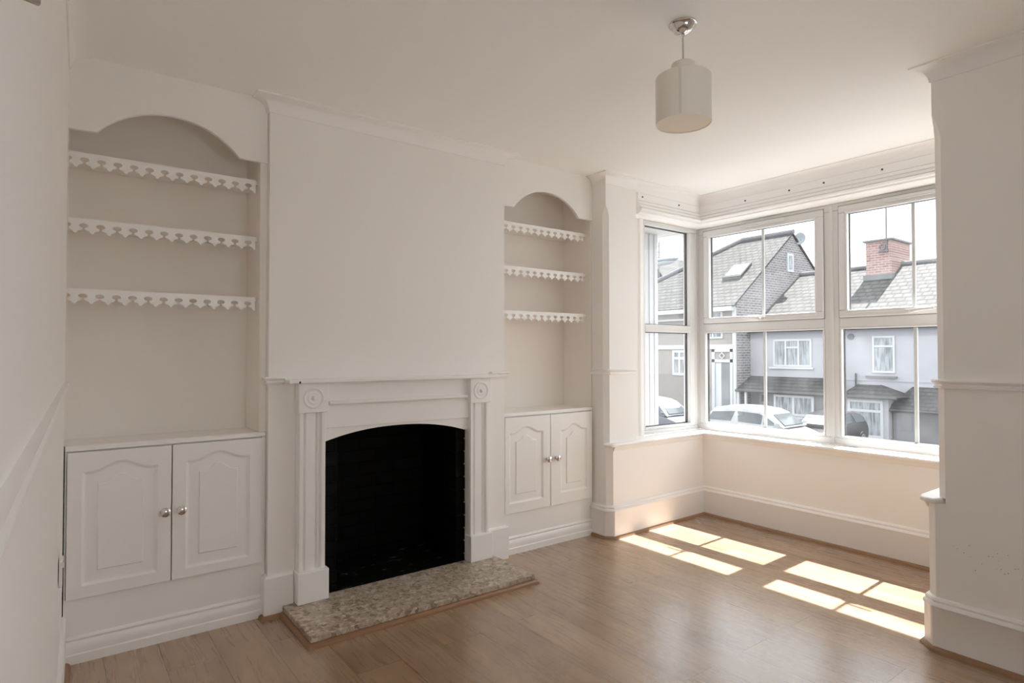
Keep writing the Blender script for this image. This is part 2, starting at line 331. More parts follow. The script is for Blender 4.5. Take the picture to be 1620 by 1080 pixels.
# ------------------------------------------------------------------ windows (frames, sashes, glass)
def rect_ring(b, u0, u1, z0, z1, w, place, d0, d1):
    """four members, mitre-free, between depth d0 and d1"""
    for a in ((u0,u1,z0,z0+w),(u0,u1,z1-w,z1),(u0,u0+w,z0+w,z1-w),(u1-w,u1,z0+w,z1-w)): place(b, *a, d0, d1)
def front(b, u0, u1, z0, z1, d0, d1): b.box(3.38+d0, 3.38+d1, u0, u1, z0, z1)
def side_l(b, u0, u1, z0, z1, d0, d1): b.box(u0, u1, -.025+d0, -.025+d1, z0, z1)
def side_r(b, u0, u1, z0, z1, d0, d1): b.box(u0, u1, -2.19-d0, -2.19-d1, z0, z1)

def pane(b_place, u0, u1, z0, z1, parent, bar=None):
    """glazed unit: bevelled bead, dark spacer, two glass sheets, optional glazing bar"""
    o = MB(); rect_ring(o, u0-.004, u1+.004, z0-.004, z1+.004, .006, b_place, .034, .052)
    sp = o.build('spacer', GASKET, parent)
    g = MB(); b_place(g, u0-.002, u1+.002, z0-.002, z1+.002, .030, .033)
    p = g.build('pane', GLASS, parent)
    if bar is not None:
        k = MB(); b_place(k, bar-.011, bar+.011, z0, z1, .036, .050); k.build('glazing_bar', UPVC, parent, bevel=.003)
def beads(b_place, u0, u1, z0, z1, parent):
    o = MB(); rect_ring(o, u0-.012, u1+.012, z0-.012, z1+.012, .012, b_place, -.004, .03); return o.build('glazing_bead', UPVC, parent, bevel=.004)

# front windows: each a frame with a fixed lower light and a top-hung upper sash
def front_window(n, y0, y1, bar, hand, label):
    o = MB(); rect_ring(o, y0, y1, .645, 2.272, .050, front, .0, .07)
    front(o, y0+.05, y1-.05, 1.424, 1.498, .0, .07)
    w = struct(o.build('window_%d' % n, UPVC, bevel=.006), label, 'window')
    beads(front, y0+.062, y1-.062, .707, 1.422, w); pane(front, y0+.062, y1-.062, .707, 1.422, w, bar)
    s = MB(); rect_ring(s, y0+.052, y1-.052, 1.500, 2.244, .046, front, -.014, .05)
    sa = s.build('sash', UPVC, w, bevel=.007)
    o = MB(); rect_ring(o, y0+.0455, y1-.0455, 1.4935, 2.2505, .007, front, -.0008, .01); o.build('gasket', GASKG, w)
    g0, g1 = y0+.106, y1-.106
    def sashp(b, u0, u1, z0, z1, d0, d1): front(b, u0, u1, z0, z1, d0-.012, d1-.012)
    o = MB(); rect_ring(o, g0-.012, g1+.012, 1.534-.012, 2.192+.012, .014, sashp, -.004, .03); o.build('glazing_bead', UPVC, sa, bevel=.004)
    o = MB(); rect_ring(o, g0-.003, g1+.003, 1.531, 2.195, .006, sashp, .034, .05); o.build('spacer', GASKET, sa)
    g = MB(); sashp(g, g0-.002, g1+.002, 1.532, 2.194, .030, .033); g.build('pane', GLASS, sa)
    k = MB(); sashp(k, bar-.010, bar+.010, 1.534, 2.192, .036, .048); k.build('glazing_bar', UPVC, sa, bevel=.003)
    # trickle vent along the head
    t = MB(); c = bar-.02; t.box(3.348, 3.368, c-.17, c+.17, 2.222, 2.240); t.box(3.352, 3.36, c-.165, c+.165, 2.214, 2.222); t.build('trickle_vent', UPVC, w, bevel=.003)
    # espagnolette handle
    hy = bar-.005; h = MB(); h.box(3.348, 3.368, hy-.035, hy+.035, 1.506, 1.530)
    h.lathe((3.348, hy, 1.518), [(.013,0),(.012,-.018),(.008,-.024)], 14, 'x')
    d = .125 if hand > 0 else -.125
    h.loft([[(3.334,hy,1.509),(3.324,hy,1.509),(3.324,hy,1.528),(3.334,hy,1.528)],
            [(3.330,hy+d*.25,1.516),(3.318,hy+d*.25,1.516),(3.318,hy+d*.25,1.532),(3.330,hy+d*.25,1.532)],
            [(3.334,hy+d,1.525),(3.324,hy+d,1.525),(3.324,hy+d,1.537),(3.334,hy+d,1.537)]])
    h.build('handle', UPVC, w, bevel=.003)
    return w
front_window(2, -1.098, -.033, -.585, 1, 'left of the two front bay windows, with a hipped slate roof in view')
front_window(3, -2.165, -1.048-.050, -1.582, -1, 'right of the two front bay windows, with a brick chimney in view')
front_post = MB().box(3.375, 3.45, -1.088, -1.108, .645, 2.272)
tag(front_post.build('window_mullion', UPVC), 'white cover strip between the two front bay windows', 'mullion', kind='structure')
def side_window(n, pl, label):
    o = MB(); rect_ring(o, 2.70, 3.375, .645, 2.272, .034, pl, .0, .07)
    pl(o, 3.28, 3.341, .679, 2.238, .0, .07)
    pl(o, 2.734, 3.28, 1.424, 1.480, .0, .07); pl(o, 2.734, 3.28, .679, .700, 0, .07)
    w = struct(o.build('window_%d' % n, UPVC, bevel=.006), label, 'window')
    pane(pl, 2.738, 3.276, .704, 1.420, w); pane(pl, 2.738, 3.276, 1.484, 2.234, w)
    k = MB(); pl(k, 2.664, 2.70, .645, 2.272, -.014, .05); k.build('edge_batten', GLOSS, w, bevel=.004)
    return w
side_window(1, side_l, 'narrow side window at the left of the bay')
side_window(4, side_r, 'narrow side window hidden behind the right-hand pier')
o = MB(); o.box(-.45,-.39,-3.62,-3.55,.95,1.93); o.box(.89,.95,-3.62,-3.55,.95,1.93); o.box(-.39,.89,-3.62,-3.55,.95,1.01); o.box(-.39,.89,-3.62,-3.55,1.87,1.93); o.box(.22,.28,-3.62,-3.55,1.01,1.87)  # unseen window added behind the camera to even out the room light
fill_w = struct(o.build('window_5', UPVC, bevel=.005), 'added unseen window behind the camera, for more daylight in the room', 'window')
MB().box(-.40, .90, -3.590, -3.586, 1.0, 1.88).build('pane', GLASS, fill_w)
struct(MB().box(3.375, 3.45, -.033, .045, .645, 2.272).build('trim_19', UPVC, bevel=.006), 'white corner post of the bay window beside the side window', 'window post')
struct(MB().box(3.375, 3.45, -2.165, -2.26, .645, 2.272).build('trim_20', UPVC, bevel=.006), 'white corner post of the bay window behind the right-hand pier', 'window post')

# ------------------------------------------------------------------ alcove cupboards, arches, shelves
def ztop(t, zs, h):
    q = abs(2*t-1)
    return zs + (h*(.5+.5*math.cos(PI*q/.82)) if q < .82 else 0)
def door(x0, x1, z0, z1, p, yf, parent, knob_x, knob_z):

    def outline(l, r, bt, zs, h, y, n=28):
        pts = [(l, y, bt), (r, y, bt)] + [(r+(l-r)*i/n, y, ztop(1-i/n, zs, h)) for i in range(n+1)]
        return pts
    l, r, bt, zs, h = p
    m = MB(); n = 28
    cnt = n + 3
    outer = [(x0,yf,z0),(x1,yf,z0)] + [(x1+(x0-x1)*i/n, yf, z1) for i in range(n+1)]
    loops = [[(a, .0-.001, c) for a, _, c in outer], outer]
    for ins, dy in ((0,0),(.005,.004),(.011,.0085),(.018,.0090),(.054,.0075),(.0565,.0025),(.060,.0025)):
        loops.append(outline(l+ins, r-ins, bt+ins, zs-ins, h, yf+dy))
    m.loft(loops)
    ob = m.build('door', GLOSS, parent, bevel=.0012, seg=1)
    k = MB().lathe((knob_x, yf, knob_z), [(.012,0),(.012,-.003),(.007,-.006),(.007,-.014),(.016,-.018),(.0200,-.024),(.0195,-.031),(.012,-.0365),(.0,-.0375)], 24, 'y')
    k.build('knob', CHROME, ob, smooth=True)
    return ob

def alcove_unit(x0, x1, d1, d2, zb, zk, knobs, yb, label, panels):
    """cupboard below an alcove: carcass, counter, two doors, kick moulding"""
    u = thing('alcove_cupboard', label, 'cupboard', ((x0+x1)/2, .12, 0))
    b = MB(); b.box(x0, x1, .0, .018, .0, zb-.004); b.box(x0, d1[0]-.003, .0, .018, zb-.004, .86); b.box(d2[1]+.003, x1, .0, .018, zb-.004, .86)
    b.box(d1[0]-.003, d2[1]+.003, .012, .02, zb-.004, .86); b.box(x0, x0+.015, .02, yb, 0, .86); b.box(x1-.015, x1, .02, yb, 0, .86)
    b.build('carcass', GLOSS, u)
    MB().box(x0, x1, -.006, yb, .861, .884).build('counter', GLOSS, u, bevel=.004)
    for dd, pp, kx in ((d1, panels[0], knobs[0]), (d2, panels[1], knobs[1])):
        door(dd[0], dd[1], zb, .857, pp, -.017, u, kx, zk)
    KP = [(0,0),(0,.108),(.006,.106),(.010,.098),(.006,.088),(.012,.082),(.014,.060),(.012,.040),(.018,.036),(.018,0)]
    MB().sweep([(x0,0),(x1,0)], KP).build('kick_moulding', GLOSS, u, smooth=True)
    return u
alcove_unit(-.786, -.002, (-.778,-.405), (-.400,-.022), .262, .570, (-.430,-.367), .249,
            'white two-door alcove cupboard left of the fireplace',
            ((-.728,-.456,.310,.776,.036), (-.347,-.076,.302,.782,.034)))
alcove_unit(1.407, 2.197, (1.432,1.797), (1.803,2.180), .256, .569, (1.768,1.846), .285,
            'white two-door alcove cupboard between the fireplace and the bay',
            ((1.460,1.737,.316,.757,.038), (1.890,2.132,.330,.748,.038)))

def lining(x0, x1, yb, jl, jr, label):
    """alcove lining: side boards and top board, one thing with the arched front board"""
    u = thing('alcove_arch', label, 'alcove arch', ((x0+x1)/2, .1, .9))
    b = MB(); b.box(jl[0], jl[1], .0, yb, .885, 2.41); b.build('side_panel', NICHE, u)
    b = MB(); b.box(jr[0], jr[1], .0, yb, .885, 2.41); b.build('side_panel', NICHE, u)
    MB().box(jl[1], jr[0], .022, yb, 2.41, 2.43).build('top_panel', NICHE, u)
    return u
def arch_board(u, x0, x1, a0, a1, zb, zp):
    hw = (a1-a0)/2; s = zp-zb; R = (hw*hw+s*s)/(2*s); cx = (a0+a1)/2; cz = zp-R; n = 36
    a = math.asin(hw/R)
    pts = [(x0,zb),(a0,zb)] + [(cx+R*math.sin(-a+2*a*i/n), cz+R*math.cos(-a+2*a*i/n)) for i in range(1,n)] + [(a1,zb),(x1,zb),(x1,H+.02),(x0,H+.02)]
    MB().prism(pts, 'y', -.012, .010).build('arch_board', WALL, u, bevel=.002, seg=1)
u = lining(-.80, .0, .249, (-.799,-.786), (-.034,-.001), 'arched board and lining over the left-hand shelf alcove')
arch_board(u, -.800, -.002, -.692, -.130, 2.190, 2.324)
u = lining(1.405, 2.2, .285, (1.406,1.416), (2.188,2.199), 'arched board and lining over the shelf alcove beside the bay')
arch_board(u, 1.407, 2.199, 1.505, 2.065, 2.196, 2.332)

def fret(x0, x1, zt, y0, y1, first):
    """shelf edging with keyhole cut-outs and pointed drops"""
    P = .0593; pts = [(x0, zt), (x1, zt)]
    bot = []
    def hole(c):     # lower edge from left to right round one keyhole cut-out
        l = [(.0225,.0585),(.0210,.0545),(.0150,.0512),(.0080,.0488),(.0048,.0465),(.0046,.0420)]
        r = [(c-a, zt-b_) for a, b_ in l]
        for k in range(0, 19):
            a = -PI/2 - .30 - (2*PI-.60)*k/18
            r.append((c+.0163*math.cos(a), zt-.0305+.0098*math.sin(a)))
        return r + [(c+a, zt-b_) for a, b_ in reversed(l)]
    c = first - P
    while c < x1+P:
        bot += [q for q in hole(c)] + [(c+P/2-.0042, zt-.0622), (c+P/2, zt-.0640), (c+P/2+.0042, zt-.0622)]
        c += P
    bot = [q for q in bot if x0+.0005 < q[0] < x1-.0005]
    pts2 = [(x0, bot[0][1])] + bot + [(x1, bot[-1][1])]
    b = MB(); b.prism(pts2 + pts[::-1], 'y', y0, y1); return b
def shelf(x0, x1, zt, yb, first, label, group, xe):
    u = thing('scalloped_shelf', label, 'shelf', ((x0+x1)/2, .15, zt), group)
    MB().box(x0, x1, .048, yb-.001, zt-.020, zt).build('board', NICHE, u)
    fret(x0, xe, zt, .036, .048, first).build('fretwork_edging', GLOSS, u)
    return u
for z, w in ((2.110,'uppermost'),(1.832,'middle'),(1.536,'lowest')):
    shelf(-.785, -.035, z, .249, -.732, w+' scalloped white shelf in the left-hand alcove', 'scalloped shelves in the left alcove', -.047)
for z, w in ((2.108,'uppermost'),(1.824,'middle'),(1.538,'lowest')):
    shelf(1.417, 2.187, z, .285, 1.474, w+' scalloped white shelf in the alcove beside the bay', 'scalloped shelves in the right alcove', 2.150)

# ------------------------------------------------------------------ fireplace
fs = thing('fireplace_surround', 'white painted fireplace surround with fluted pilasters and bullseye blocks', 'fireplace', (.695, -.06, .048))
def pilaster(c):
    w = .068
    pr = [(-w,-.039),(-w,-.076),(-.064,-.088),(-.050,-.088),(-.046,-.082),(-.043,-.070),(-.037,-.070),(-.032,-.084),(.012,-.084),(.017,-.070),(.023,-.070),(.026,-.082),(.030,-.082),(.034,-.070),(.040,-.070),(.045,-.088),(.063,-.088),(w,-.076),(w,-.039)]
    p = MB().prism([(c+x, y) for x, y in pr], 'z', .19, .970).build('pilaster', GLOSS, fs, bevel=.002, seg=2)
    MB().box(c-.077, c+.077, -.112, -.039, .049, .200).build('plinth_block', GLOSS, p, bevel=.004)
    MB().box(c-.073, c+.073, -.101, -.039, .970, 1.1165).build('corner_block', GLOSS, p, bevel=.004)
    MB().lathe((c, -.101, 1.043), [(.052,0),(.050,-.004),(.046,-.005),(.042,-.001),(.034,.000),(.026,-.004),(.018,-.002),(.012,-.003),(.009,-.009),(.004,-.012),(0,-.0125)], 40, 'y').build('bullseye', GLOSS, p, smooth=True)
pilaster(.198); pilaster(1.190)
MB().box(.072, 1.296, -.128, -.039, 1.117, 1.136).build('mantel_shelf', GLOSS, fs, bevel=.004)
MB().box(.262, 1.126, -.068, -.039, .886, 1.1165).build('frieze', GLOSS, fs, bevel=.002)
b = MB().tube([(.284,-.082,1.012),(.288,-.082,1.012),(1.100,-.082,1.012),(1.104,-.082,1.012)], .0105, 14); b.box(.29, 1.098, -.080, -.066, 1.004, 1.018)
b.build('rail', GLOSS, fs, smooth=True)
n = 30; ar = []
for i in range(n+1):
    t = i/n; ar.append((.262+.866*t, .812+.062*(1-abs(2*t-.97)**2.2)))
MB().prism(ar + [(1.128,.8865),(.262,.8865)], 'y', -.058, -.0385).build('arched_lining', GLOSS, fs)
tag(MB().box(.066, 1.300, -.466, -.0385, .021, .048).build('hearth_slab', STONE, bevel=.003), 'beige speckled stone hearth slab on the floor before the fireplace', 'hearth')
b = MB(); b.sweep([(.066,-.06),(.066,-.466),(1.300,-.466),(1.300,-.06)], [(-.02,0),(-.02,.0205),(.004,.0205),(.012,.017),(.017,.009),(.018,0)])
struct(b.build('trim_21', BEADW, smooth=True), 'oak floor beading round the stone hearth', 'floor beading')
fb = thing('firebox', 'black sooty brick firebox inside the fireplace opening', 'firebox', (.695, .2, .048))
MB().box(.27, 1.125, .44, .469, .01, 1.0).build('back_brickwork', SOOT, fb)
def pier(x0, x1):
    b = MB(); z = .012; k = 0
    while z < .80:
        j = random.uniform(-.004,.004); b.box(x0-(.0 if x0 < .5 else j), x1+(j if x0 < .5 else .0), -.030+random.uniform(-.003,.003), .10, z, z+.068); z += .075; k += 1
    b.box(x0+.004, x1-.004, -.024, .10, .01, .81); return b
pier(.272, .345).build('brick_jamb', SOOT, fb, bevel=.004); pier(1.062, 1.123).build('brick_jamb', SOOT, fb, bevel=.004)
b = MB(); b.box(.271, .285, .10, .44, .01, .884); b.build('side_brickwork', SOOTY, fb)
b = MB(); b.box(1.110, 1.124, .10, .44, .01, .884); b.build('side_brickwork', SOOTY, fb)
MB().box(.272, 1.123, -.036, .44, .862, .884).build('flue_lintel', SOOT, fb)
MB().box(.272, 1.123, -.0375, .44, .002, .046).build('firebox_floor', ASH, fb)

# chips and scuffs that the photo shows
MB().box(.118, .126, -.1285, -.126, 1.117, 1.128).build('paint_chip', BLACKH, fs)
MB().box(1.292, 1.304, -.075, -.060, 1.120, 1.128).build('paint_chip', BLACKH, fs)
b = MB(); rs = random.Random(3)
for k in range(22):
    yy, zz = -2.14-.26*rs.random(), .37+.10*rs.random(); q = .0014+.0018*rs.random()
    b.lathe((2.1995, yy, zz), [(q,.002),(q*.7,0)], 7, 'x')
b.build('scuff_marks', plain('scuff', (.42,.39,.36), .8), bpy.data.objects['wall_bay_right'])

# ------------------------------------------------------------------ pendant lamp
SHADE = plain('shade_fabric', (.84,.80,.735), .42, var=.02, nscale=9)
SHADEIN = plain('shade_diffuser', (.90,.83,.68), .6)
lx, ly = 1.052, -1.66
pl = thing('pendant_lamp', 'cream drum pendant lamp hanging from the ceiling', 'lamp', (lx, ly, H))
MB().lathe((lx,ly,H), [(.051,0),(.051,-.006),(.045,-.009),(.041,-.018),(.032,-.030),(.018,-.038),(.006,-.041),(.006,-.050),(.0,-.050)], 32).build('ceiling_rose', CHROME, pl, smooth=True)
MB().tube([(lx,ly,2.452),(lx,ly,2.33)], .0035, 8).build('cord', plain('cord', (.55,.53,.5), .5), pl)
sh = MB().lathe((lx,ly,0), [(.046,2.298),(.098,2.298),(.1015,2.294),(.1015,2.122),(.0985,2.122),(.0985,2.290),(.046,2.290)], 56, cap=False).build('shade', SHADE, pl, smooth=True)
MB().lathe((lx,ly,0), [(.0,2.349),(.041,2.349),(.0435,2.346),(.0435,2.296),(.0,2.296)], 40).build('shade_cap', SHADE, sh, smooth=True)
MB().lathe((lx,ly,0), [(.0,2.1235),(.0975,2.1235),(.0975,2.128),(.0,2.128)], 48).build('diffuser', SHADEIN, sh)
MB().lathe((lx,ly,0), [(.1022,2.126),(.1022,2.121),(.097,2.121),(.097,2.126)], 56, cap=False).build('rim', SHADE, sh)
a0 = math.atan2(-3.079-ly, -.819-lx)-.11
MB().loft([[(lx+r*math.cos(a0+d), ly+r*math.sin(a0+d), z) for d in (-.045,-.015,.015,.045)] for r, z in ((.1024,2.124),(.1024,2.293))], cap=False, closed=False).build('seam', plain('seam_fabric', (.72,.685,.62), .5), sh)

# ------------------------------------------------------------------ small things on the left wall
SOCK = plain('socket_plastic', (.84,.83,.81), .35)
sk = thing('wall_socket', 'white double socket low on the left wall near the cupboard', 'socket', (xl(-.55), -.55, .55))
MB().box(xl(-.55), xl(-.55)+.010, -.63, -.484, .507, .593).build('face_plate', SOCK, sk, bevel=.003)
for y in (-.60, -.515): MB().box(xl(-.55)+.008, xl(-.55)+.014, y-.008, y+.008, .565, .58).build('switch', SOCK, sk, bevel=.002)
PLQ = plain('beige_panel', (.40,.35,.29), .7)
b = MB(); pts = [(-2.0,2.1),(-2.0,1.755),(-2.30,1.621),(-2.345,1.602),(-2.36,1.64),(-2.36,2.1)]
tag(b.loft([[(xl(y)+q, y, z) for y, z in pts] for q in (-.004, .003)]).build('wall_plaque', PLQ, bevel=.003), 'dull beige plaque high on the left wall, cut off by the top of the photo', 'plaque')

# ==================================================================== OUTSIDE
G = -2.1
REND = plain('lavender_render', (.335,.333,.36), .9, var=.05, nscale=2, bump=.4, bscale=40)
PEB = plain('brown_pebbledash', (.28,.255,.235), .95, var=.2, nscale=9, bump=.8, bscale=60)
WHT = plain('white_trim', (.44,.45,.47), .5)
BRK = brick('purple_brick', (.13,.12,.127), (.20,.185,.195), (.32,.31,.315), 'xzy', .34, .12, .022, dist=.01)
BRKF = brick('brown_brick', (.10,.085,.075), (.17,.13,.11), (.15,.14,.135), 'yzx', .23, .075, .012)
BRKC = brick('red_brick', (.24,.13,.115), (.33,.20,.18), (.36,.31,.29), 'yzx', .30, .11, .018)
BRKC2 = brick('red_brick_side', (.24,.13,.115), (.33,.20,.18), (.36,.31,.29), 'xzy', .30, .11, .018)
TILE = brick('grey_roof_tile', (.052,.050,.049), (.074,.071,.068), (.014,.0135,.013), 'yzx', .36, .19, .026, dist=.03, noise=.3, bump=.4)
SLATE = brick('dark_slate', (.036,.036,.038), (.062,.060,.058), (.014,.014,.015), 'yzx', .26, .13, .018, dist=.03)
LEAD = plain('lead_grey', (.13,.135,.14), .6)
GUT = plain('gutter_dark', (.055,.053,.052), .5)
STONEP = plain('grey_stone', (.15,.15,.155), .9, var=.15)
DOORG = plain('grey_door', (.16,.165,.175), .6)
def curtain_mat():
    m, nt, b = new_mat('curtained_glass'); b.inputs['Roughness'].default_value = .12
    v = coords(nt, 'yzx', (1,.12,1)); w = N(nt, 'ShaderNodeTexNoise', Scale=13.0, Detail=3); L(nt, v, w.inputs['Vector'])
    cr = N(nt, 'ShaderNodeValToRGB'); e = cr.color_ramp.elements
    e[0].position = .38; e[0].color = (.12,.13,.145,1); e[1].position = .62; e[1].color = (.30,.325,.35,1)
    L(nt, w.outputs['Fac'], cr.inputs[0]); L(nt, cr.outputs[0], b.inputs['Base Color']); return m
CURT = curtain_mat()
ROAD = plain('asphalt', (.10,.10,.10), .9, var=.15)

struct(MB().box(3.6, 90, -60, 90, G-.2, G).build('trim_22', ROAD), 'grey street surface outside the bay', 'street')
# own house outside: bay roof with boarded soffit, neighbour's white panelled bay
ob = MB(); ob.box(2.46, 3.66, -2.75, 1.3, 2.625, 2.72)
for k in range(6): ob.box(3.505+k*.025, 3.528+k*.025, -2.75, 1.3, 2.300, 2.310)
ob.box(2.46, 3.655, .135, 1.3, 2.304, 2.312)
ob.box(3.655, 3.675, -2.75, 1.3, 2.298, 2.70)
struct(ob.build('trim_23', UPVC), 'white boarded soffit of the bay roof outside the window', 'soffit')
nb = MB(); nb.box(3.02, 3.42, .42, .50, -1.2, 2.318)
for k in range(6): nb.box(3.04+k*.065, 3.075+k*.065, .412, .42, -1.2, 2.30)
tag(nb.build('panelled_post', plain('post_paint', (.62,.63,.65), .5), bevel=.004), 'white ribbed post just outside the narrow side window', 'post')

def win(parent, X, y0, y1, z0, z1, fr=.07, muls=(), trans=(), glass=CURT):
    """window of a far house facing -X: frame ring, mullions, transoms, one pane"""
    o = MB()
    def pl(b, u0, u1, a0, a1, d0, d1): b.box(X-d1, X-d0, u0, u1, a0, a1)
    rect_ring(o, y0, y1, z0, z1, fr, pl, 0, .05)
    for m in muls: o.box(X-.05, X, m-fr/2, m+fr/2, z0+fr, z1-fr)
    for (a, c, z) in trans: o.box(X-.048, X, a, c, z-fr/2, z+fr/2)
    f = o.build('window', WHT, parent)
    MB().box(X-.02, X-.005, y0+fr*.5, y1-fr*.5, z0+fr*.5, z1-fr*.5).build('pane', glass, f)
    return f

# ---- house B: pale rendered terrace with chimney
hb = thing('terraced_house', 'pale lavender rendered terrace across the street, under the brick chimney', 'house', (29, 6, G))
MB().box(26, 35, -6, 13.44, G, 2.75).build('wall', REND, hb)
def roofpoly(name, pts, mat, parent, t=.08):
    q = [Vector(p) for p in pts]; nrm = (q[1]-q[0]).cross(q[2]-q[0]).normalized()
    if nrm.z < 0: nrm = -nrm
    return MB().loft([[tuple(p) for p in q], [tuple(p - nrm*t) for p in q]]).build(name, mat, parent)
RZ, RX = 5.385, 30.75
roofpoly('roof', [(25.75,-6,2.30),(25.75,13.44,2.30),(RX,13.44,RZ),(RX,-6,RZ)], TILE, hb)
roofpoly('roof', [(35.8,-6,2.30),(35.8,13.44,2.30),(RX,13.44,RZ),(RX,-6,RZ)], TILE, hb)
MB().tube([(RX,-6,RZ+.03),(RX,13.42,RZ+.03)], .11, 10).build('ridge_tiles', STONEP, hb)
MB().tube([(25.70,-6,2.27),(25.70,13.4,2.27)], .06, 8).build('gutter', GUT, hb)
ch = MB().box(29.6, 31.7, 8.60, 9.68, 4.3, 6.42).build('chimney', BRKC, hb)
MB().box(29.50, 31.80, 8.50, 9.78, 6.42, 6.50).build('chimney_cap', LEAD, ch)
MB().box(29.45, 29.75, 8.52, 9.76, 4.62, 4.86).build('flashing', LEAD, ch)
w = win(hb, 26, 10.46, 12.26, .62, 1.88, .085, (11.66,11.06), ((11.10,11.62,1.50),))
MB().box(25.9, 26, 10.38, 12.46, .52, .61).build('window_sill', WHT, hb)
w = win(hb, 26, 7.12, 7.96, .44, 1.94, .08, (), ((7.16,7.92,1.52),))
MB().box(25.88, 26, 7.05, 8.20, .23, .31).build('window_sill', STONEP, hb)
MB().lathe((26,8.80,1.93), [(.13,0),(.13,-.04),(.08,-.05),(0,-.05)], 16, 'x').build('vent', STONEP, hb)
MB().tube([(25.93,8.60,.40),(25.93,8.60,-.15)], .035, 8).build('vent_pipe', GUT, hb)
MB().box(25.97, 26, 4.0, 9.6, .10, .14).build('string_course', REND, hb)
# lean-to roof on the left over a bay and a front door
roofpoly('lean_to_roof', [(24.75,9.2,-.46),(24.75,13.44,-.46),(26,13.44,.15),(26,9.2,.15)], SLATE, hb)
MB().tube([(24.72,9.2,-.50),(24.72,13.44,-.50)], .06, 8).build('gutter', GUT, hb)
MB().box(25.0, 26, 9.4, 12.05, G, -.5).build('bay_wall', STONEP, hb)
win(hb, 25.0, 9.88, 11.68, -1.50, -.60, .10, (10.78,))
win(hb, 25.0, 9.88, 11.68, -2.05, -1.52, .10, (10.78,))
fd = MB().box(25.93, 25.99, 12.15, 12.95, G, -.62).build('front_door', WHT, hb)
MB().box(25.90, 25.93, 12.25, 12.85, G+.2, -1.18).build('pane', CURT, fd); MB().box(25.90, 25.93, 12.25, 12.85, -1.05, -.72).build('pane', CURT, fd)
MB().box(24.78, 24.9, 13.30, 13.42, G, -.5).build('post', WHT, hb); MB().box(24.78, 24.88, 12.92, 13.02, G, -.5).build('post', WHT, hb)
# hipped canopy over the middle bay
roofpoly('canopy_roof', [(24.75,6.62,-.47),(24.75,8.72,-.47),(26,8.50,-.06),(26,7.68,-.06)], SLATE, hb)
MB().loft([[(24.75,8.72,-.47),(26,8.98,-.47),(26,8.52,-.04)],[(24.78,8.70,-.50),(26,8.9,-.50),(26,8.44,-.09)]]).build('canopy_hip', SLATE, hb)
MB().loft([[(24.75,6.62,-.47),(26,6.40,-.47),(26,7.66,-.04)],[(24.78,6.66,-.50),(26,6.45,-.50),(26,7.72,-.09)]]).build('canopy_hip', SLATE, hb)
MB().tube([(24.72,6.60,-.50),(24.72,8.75,-.50)], .05, 8).build('gutter', GUT, hb)
MB().box(25.0, 26, 7.0, 8.75, G, -.5).build('bay_wall', REND, hb)
win(hb, 25.0, 7.18, 8.50, G, -.62, .10, (), ((7.2,8.48,-1.05),))
# right-hand porch
roofpoly('porch_roof', [(25.1,3.0,-.93),(25.1,7.15,-.93),(26,6.52,-.08),(26,3.0,-.08)], SLATE, hb)
MB().tube([(25.06,3.0,-.96),(25.06,7.18,-.96)], .05, 8).build('gutter', GUT, hb)
MB().box(25.3, 26, 3.0, 6.95, G, -.96).build('porch_wall', STONEP, hb)
pd = MB().box(25.24, 25.32, 6.15, 6.82, G, -1.05).build('porch_door', DOORG, hb)
MB().box(25.22, 25.25, 6.27, 6.70, -1.75, -1.15).build('panel', STONEP, pd)

# ---- house A: brown pebbledashed house with hipped roof and brick gable
ha = thing('detached_house', 'brown pebbledashed house with a hipped grey roof, left of the terrace', 'house', (29, 18, G))
MB().box(24.9, 34.5, 13.52, 30, G, 3.72).build('front_wall', PEB, ha)
MB().prism([(24.88,G),(35.0,G),(35.0,3.95),(29.96,7.50),(24.88,3.72)], 'y', 13.46, 13.60).build('gable_wall', BRK, ha)
ER, EZ, RA, RAZ = 24.55, 3.50, 29.96, 7.56
HY = 16.35
roofpoly('roof', [(ER,13.38,EZ),(ER,23.2,EZ),(RA,HY,RAZ),(RA,13.38,RAZ)], TILE, ha)
roofpoly('roof', [(35.4,13.38,EZ),(35.4,23.2,EZ),(RA,HY,RAZ),(RA,13.38,RAZ)], TILE, ha)
roofpoly('roof', [(ER,23.2,EZ),(35.4,23.2,EZ),(RA,HY,RAZ)], TILE, ha)
MB().tube([(RA,13.36,RAZ+.04),(RA,HY,RAZ+.04)], .13, 10).build('ridge_tiles', STONEP, ha)
MB().tube([(RA,HY,RAZ+.03),(ER,23.2,EZ+.05)], .12, 10).build('hip_tiles', STONEP, ha)
MB().box(ER-.02, 24.9, 13.5, 23.2, EZ-.25, EZ-.04).build('fascia', WHT, ha)
MB().box(24.82, 24.9, 13.5, 23, 1.44, 1.66).build('white_band', WHT, ha)
MB().box(24.80, 24.9, 13.46, 13.64, G, EZ-.1).build('corner_board', WHT, ha)
MB().box(24.82, 24.9, 13.5, 23, 2.90, 3.0).build('white_band', WHT, ha)
win(ha, 24.9, 14.20, 15.5, 1.95, 3.30, .09, (14.75,))
win(ha, 24.9, 16.30, 17.2, .10, 1.40, .13, (16.75,), ((16.35,17.15,.98),))
dr = MB(); dr.box(24.80, 24.9, 13.62, 13.78, G, 1.44); dr.box(24.80, 24.9, 14.62, 14.78, G, 1.44); dr.box(24.80, 24.9, 13.62, 14.78, .80, .95); dr.box(24.80, 24.9, 13.62, 14.78, 1.30, 1.44)
ds = dr.build('door_surround', WHT, ha)
dm = MB(); dm.lathe((24.80,14.2,1.12), [(.17,0),(.17,-.03),(.11,-.03),(.11,0)], 4, 'x', cap=False); dm.build('diamond_ornament', WHT, ds)
MB().box(24.86, 24.9, 13.80, 14.28, G, .78).build('front_door', DOORG, ha); MB().box(24.85, 24.9, 14.28, 14.6, G, .78).build('side_panel', WHT, ha)
